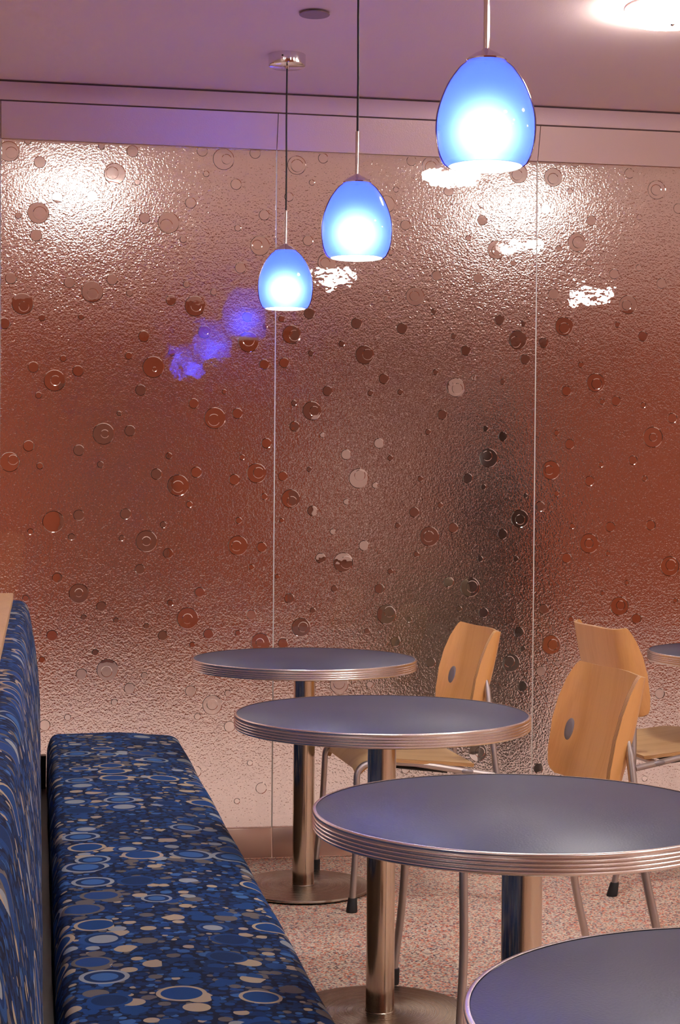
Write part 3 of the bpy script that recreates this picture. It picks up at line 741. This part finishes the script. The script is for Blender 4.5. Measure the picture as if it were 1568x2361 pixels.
# ---------------------------------------------------------------- pendants
SHADE = [(.0640, 1.8575), (.0712, 1.8620), (.0766, 1.8690), (.0840, 1.8890), (.0878, 1.9230), (.0845, 1.9570), (.0695, 1.9980), (.0505, 2.0265), (.0395, 2.0365), (.0320, 2.0420)]
def smooth_prof(p, n=4):
    out = []
    for i in range(len(p) - 1):
        p0, p1, p2, p3 = (Vector(p[max(0, i - 1)]), Vector(p[i]), Vector(p[i + 1]), Vector(p[min(len(p) - 1, i + 2)]))
        for k in range(n):
            t = k / n; out.append(.5 * ((2 * p1) + (p2 - p0) * t + (2 * p0 - 5 * p1 + 4 * p2 - p3) * t * t + (3 * p1 - p0 - 3 * p2 + p3) * t ** 3))
    out.append(Vector(p[-1])); return [(v.x, v.y) for v in out]
BULB_Z = 1.918
def make_pendant():
    t = empty('pendant_lamp', (0, 0, 0), 'x', 'lamp')
    sp = smooth_prof(SHADE)
    bm = bmesh.new(); lathe(bm, sp, seg=72, cap0=False, cap1=False)
    sh = tag(obj('lamp_shade', bm, BLUEGLASS, t, smooth='keep'), 'egg shaped blue glass shade')
    for p in sh.data.polygons: p.use_smooth = True
    bm = bmesh.new(); lathe(bm, [(sp[0][0] - .0005, sp[0][1])] + [(r - .003, z) for r, z in sp[1:]], seg=72, cap0=False, cap1=False)
    inn = obj('inner_shade', bm, OPAL, sh, smooth='keep')
    for p in inn.data.polygons: p.use_smooth = True
    bm = bmesh.new(); lathe(bm, [(.0300, 2.0405), (.0355, 2.0400), (.0360, 2.0425), (.0300, 2.0480), (.0200, 2.0545), (.0090, 2.0600), (.0060, 2.0630)], seg=48); obj('cap', bm, CHROME, t)
    bm = bmesh.new(); lathe(bm, [(.0052, 2.062), (.0052, 2.1665), (.0042, 2.1675)], seg=24); obj('rod', bm, CHROME, t)
    bm = bmesh.new(); tube(bm, [(0, 0, 2.166), (.0006, 0, 2.3), (-.0006, 0, 2.45), (0, 0, 2.617)], .0027, 12); obj('cord', bm, CORD, t)
    bm = bmesh.new(); lathe(bm, [(0, 2.6170), (.0530, 2.6170), (.0575, 2.6190), (.0590, 2.6235), (.0590, CEIL - .0004)], seg=64, cap0=False); cn = obj('canopy', bm, CHROME, t)
    bm = bmesh.new(); lathe(bm, [(.0075, 2.6110), (.0075, 2.6172)], seg=20); obj('cord_grip', bm, CHROME, cn)
    bm = bmesh.new(); lathe(bm, [(.0028, 0), (.0028, .0015)], seg=14)
    a = radians(248)
    for v in bm.verts: v.co = Vector(((.0590 + v.co.z) * cos(a) - v.co.x * sin(a), (.0590 + v.co.z) * sin(a) + v.co.x * cos(a), 2.640 + v.co.y))
    obj('screw', bm, BLACKPAINT, cn)
    bm = bmesh.new(); bmesh.ops.create_uvsphere(bm, u_segments=20, v_segments=12, radius=.042)
    for v in bm.verts: v.co.z += BULB_Z
    bb = obj('bulb', bm, BULB, t)
    ld = bpy.data.lights.new('bulb_light', 'POINT'); ld.energy = PENDANT_WATTS; ld.color = (1, .95, .9); ld.shadow_soft_size = .0435
    lo = bpy.data.objects.new('bulb_light', ld); COL.objects.link(lo); lo.parent = bb; lo.location = (0, 0, BULB_Z)
    bb.visible_shadow = True
    return t
PENDANTS = [(5.3102, 'blue glass pendant lamp hanging nearest the glass wall, with its chrome ceiling canopy in view'),
            (4.0951, 'blue glass pendant lamp hanging in the middle of the row of three'),
            (2.8800, 'largest looking blue glass pendant lamp of the row, hanging furthest out from the glass wall')]
pp = make_pendant()
for i, (y, lab) in enumerate(PENDANTS):
    t = pp if i == 0 else copy_tree(pp)
    t.location = (.766, y, 0); t['label'] = lab; t['group'] = 'blue glass pendant lamps'

# ---------------------------------------------------------------- ceiling lamps and cover disc
def make_lamp():
    t = empty('ceiling_lamp', (0, 0, CEIL), 'x', 'lamp')
    bm = bmesh.new(); lathe(bm, [(.134, -.0002), (.134, -.006), (.130, -.008)], seg=64); obj('rim', bm, TRIMMET, t)
    bm = bmesh.new(); lathe(bm, [(.128, -.0078), (.129, -.026), (.123, -.034), (.10, -.040), (.05, -.044), (0, -.045)], seg=64, cap0=True, cap1=False); obj('diffuser', bm, DIFFUSER, t)
    bm = bmesh.new(); lathe(bm, [(.006, -.044), (.007, -.049), (.004, -.053), (0, -.054)], seg=16, cap1=False); obj('finial', bm, CHROME, t)
    return t
LP = ['round glowing flush lamp on the ceiling, by the top corner of the photo', 'round glowing ceiling lamp over the aisle beside the third table',
      'round glowing ceiling lamp in front of the fourth table', 'round glowing ceiling lamp over the open floor far out from the glass', 'unseen added ceiling lamp beyond the cut off table',
      'unseen added ceiling lamp behind the booth back', 'unseen added ceiling lamp above the far end of the bench', 'unseen added ceiling lamp near the rear wall',
      'blurred bright ceiling lamp seen through the glass panel behind the bench', 'blurred bright ceiling lamp seen through the glass beside the largest pendant',
      'blurred ceiling lamp beyond the glass past the third joint', 'blurred ceiling lamp beyond the glass before the first joint',
      'ceiling lamp by the far corner beyond the glass, bench side', 'ceiling lamp by the far corner beyond the glass, table side']
lp = make_lamp()
for i, (x, y) in enumerate(CEILING_LAMPS):
    t = lp if i == 0 else copy_tree(lp)
    if y > WALL:
        for ch in t.children:
            if ch.name.startswith('diffuser'): ch.data = ch.data.copy(); ch.data.materials[0] = DIFFUSER_BEYOND
        t.scale = (1.6, 1.6, 1.2)
    t.location = (x, y, CEIL); t['label'] = LP[i]; t['group'] = 'round ceiling lamps'

cv = empty('ceiling_cover', (.773, 4.816, CEIL), 'small round dull metal cover plate on the ceiling beside the pendant cords', 'ceiling cover')
bm = bmesh.new(); lathe(bm, [(.030, -.0002), (.030, -.006)], seg=40); obj('collar', bm, RUBBER, cv)
bm = bmesh.new(); lathe(bm, [(.0435, -.0055), (.0440, -.0070), (.0425, -.0085), (0, -.0090)], seg=48, cap1=False); obj('plate', bm, mat('dull_cover_metal', (.30, .22, .24), .35, .7), cv)

# made-up dark upright and olive box, stand-ins for blurs beyond the glass
bm = bmesh.new(); lathe(bm, [(0, 0), (.15, 0), (.155, .03), (.13, .45), (.15, .85), (.19, 1.15), (.18, 1.36), (.09, 1.48), (.095, 1.58), (.085, 1.68), (0, 1.73)], seg=32, cap0=False, cap1=False)
for v in bm.verts: v.co.x -= .07 * (v.co.z - .9)
o = obj('dark_upright', bm, BLACKPAINT); o.location = (2.115, 7.60, 0); tag(o, 'tall blurred black upright shape standing beyond the middle glass panel', 'silhouette')
bm = bmesh.new(); box(bm, -.24, .24, -.2, .2, 0, .86, .04); o = obj('olive_box', bm, mat('olive_paint', (.085, .06, .035), .6)); o.location = (1.95, 8.25, 0); tag(o, 'blurred dark olive box beyond the glass, behind the seat of the middle chair', 'box')
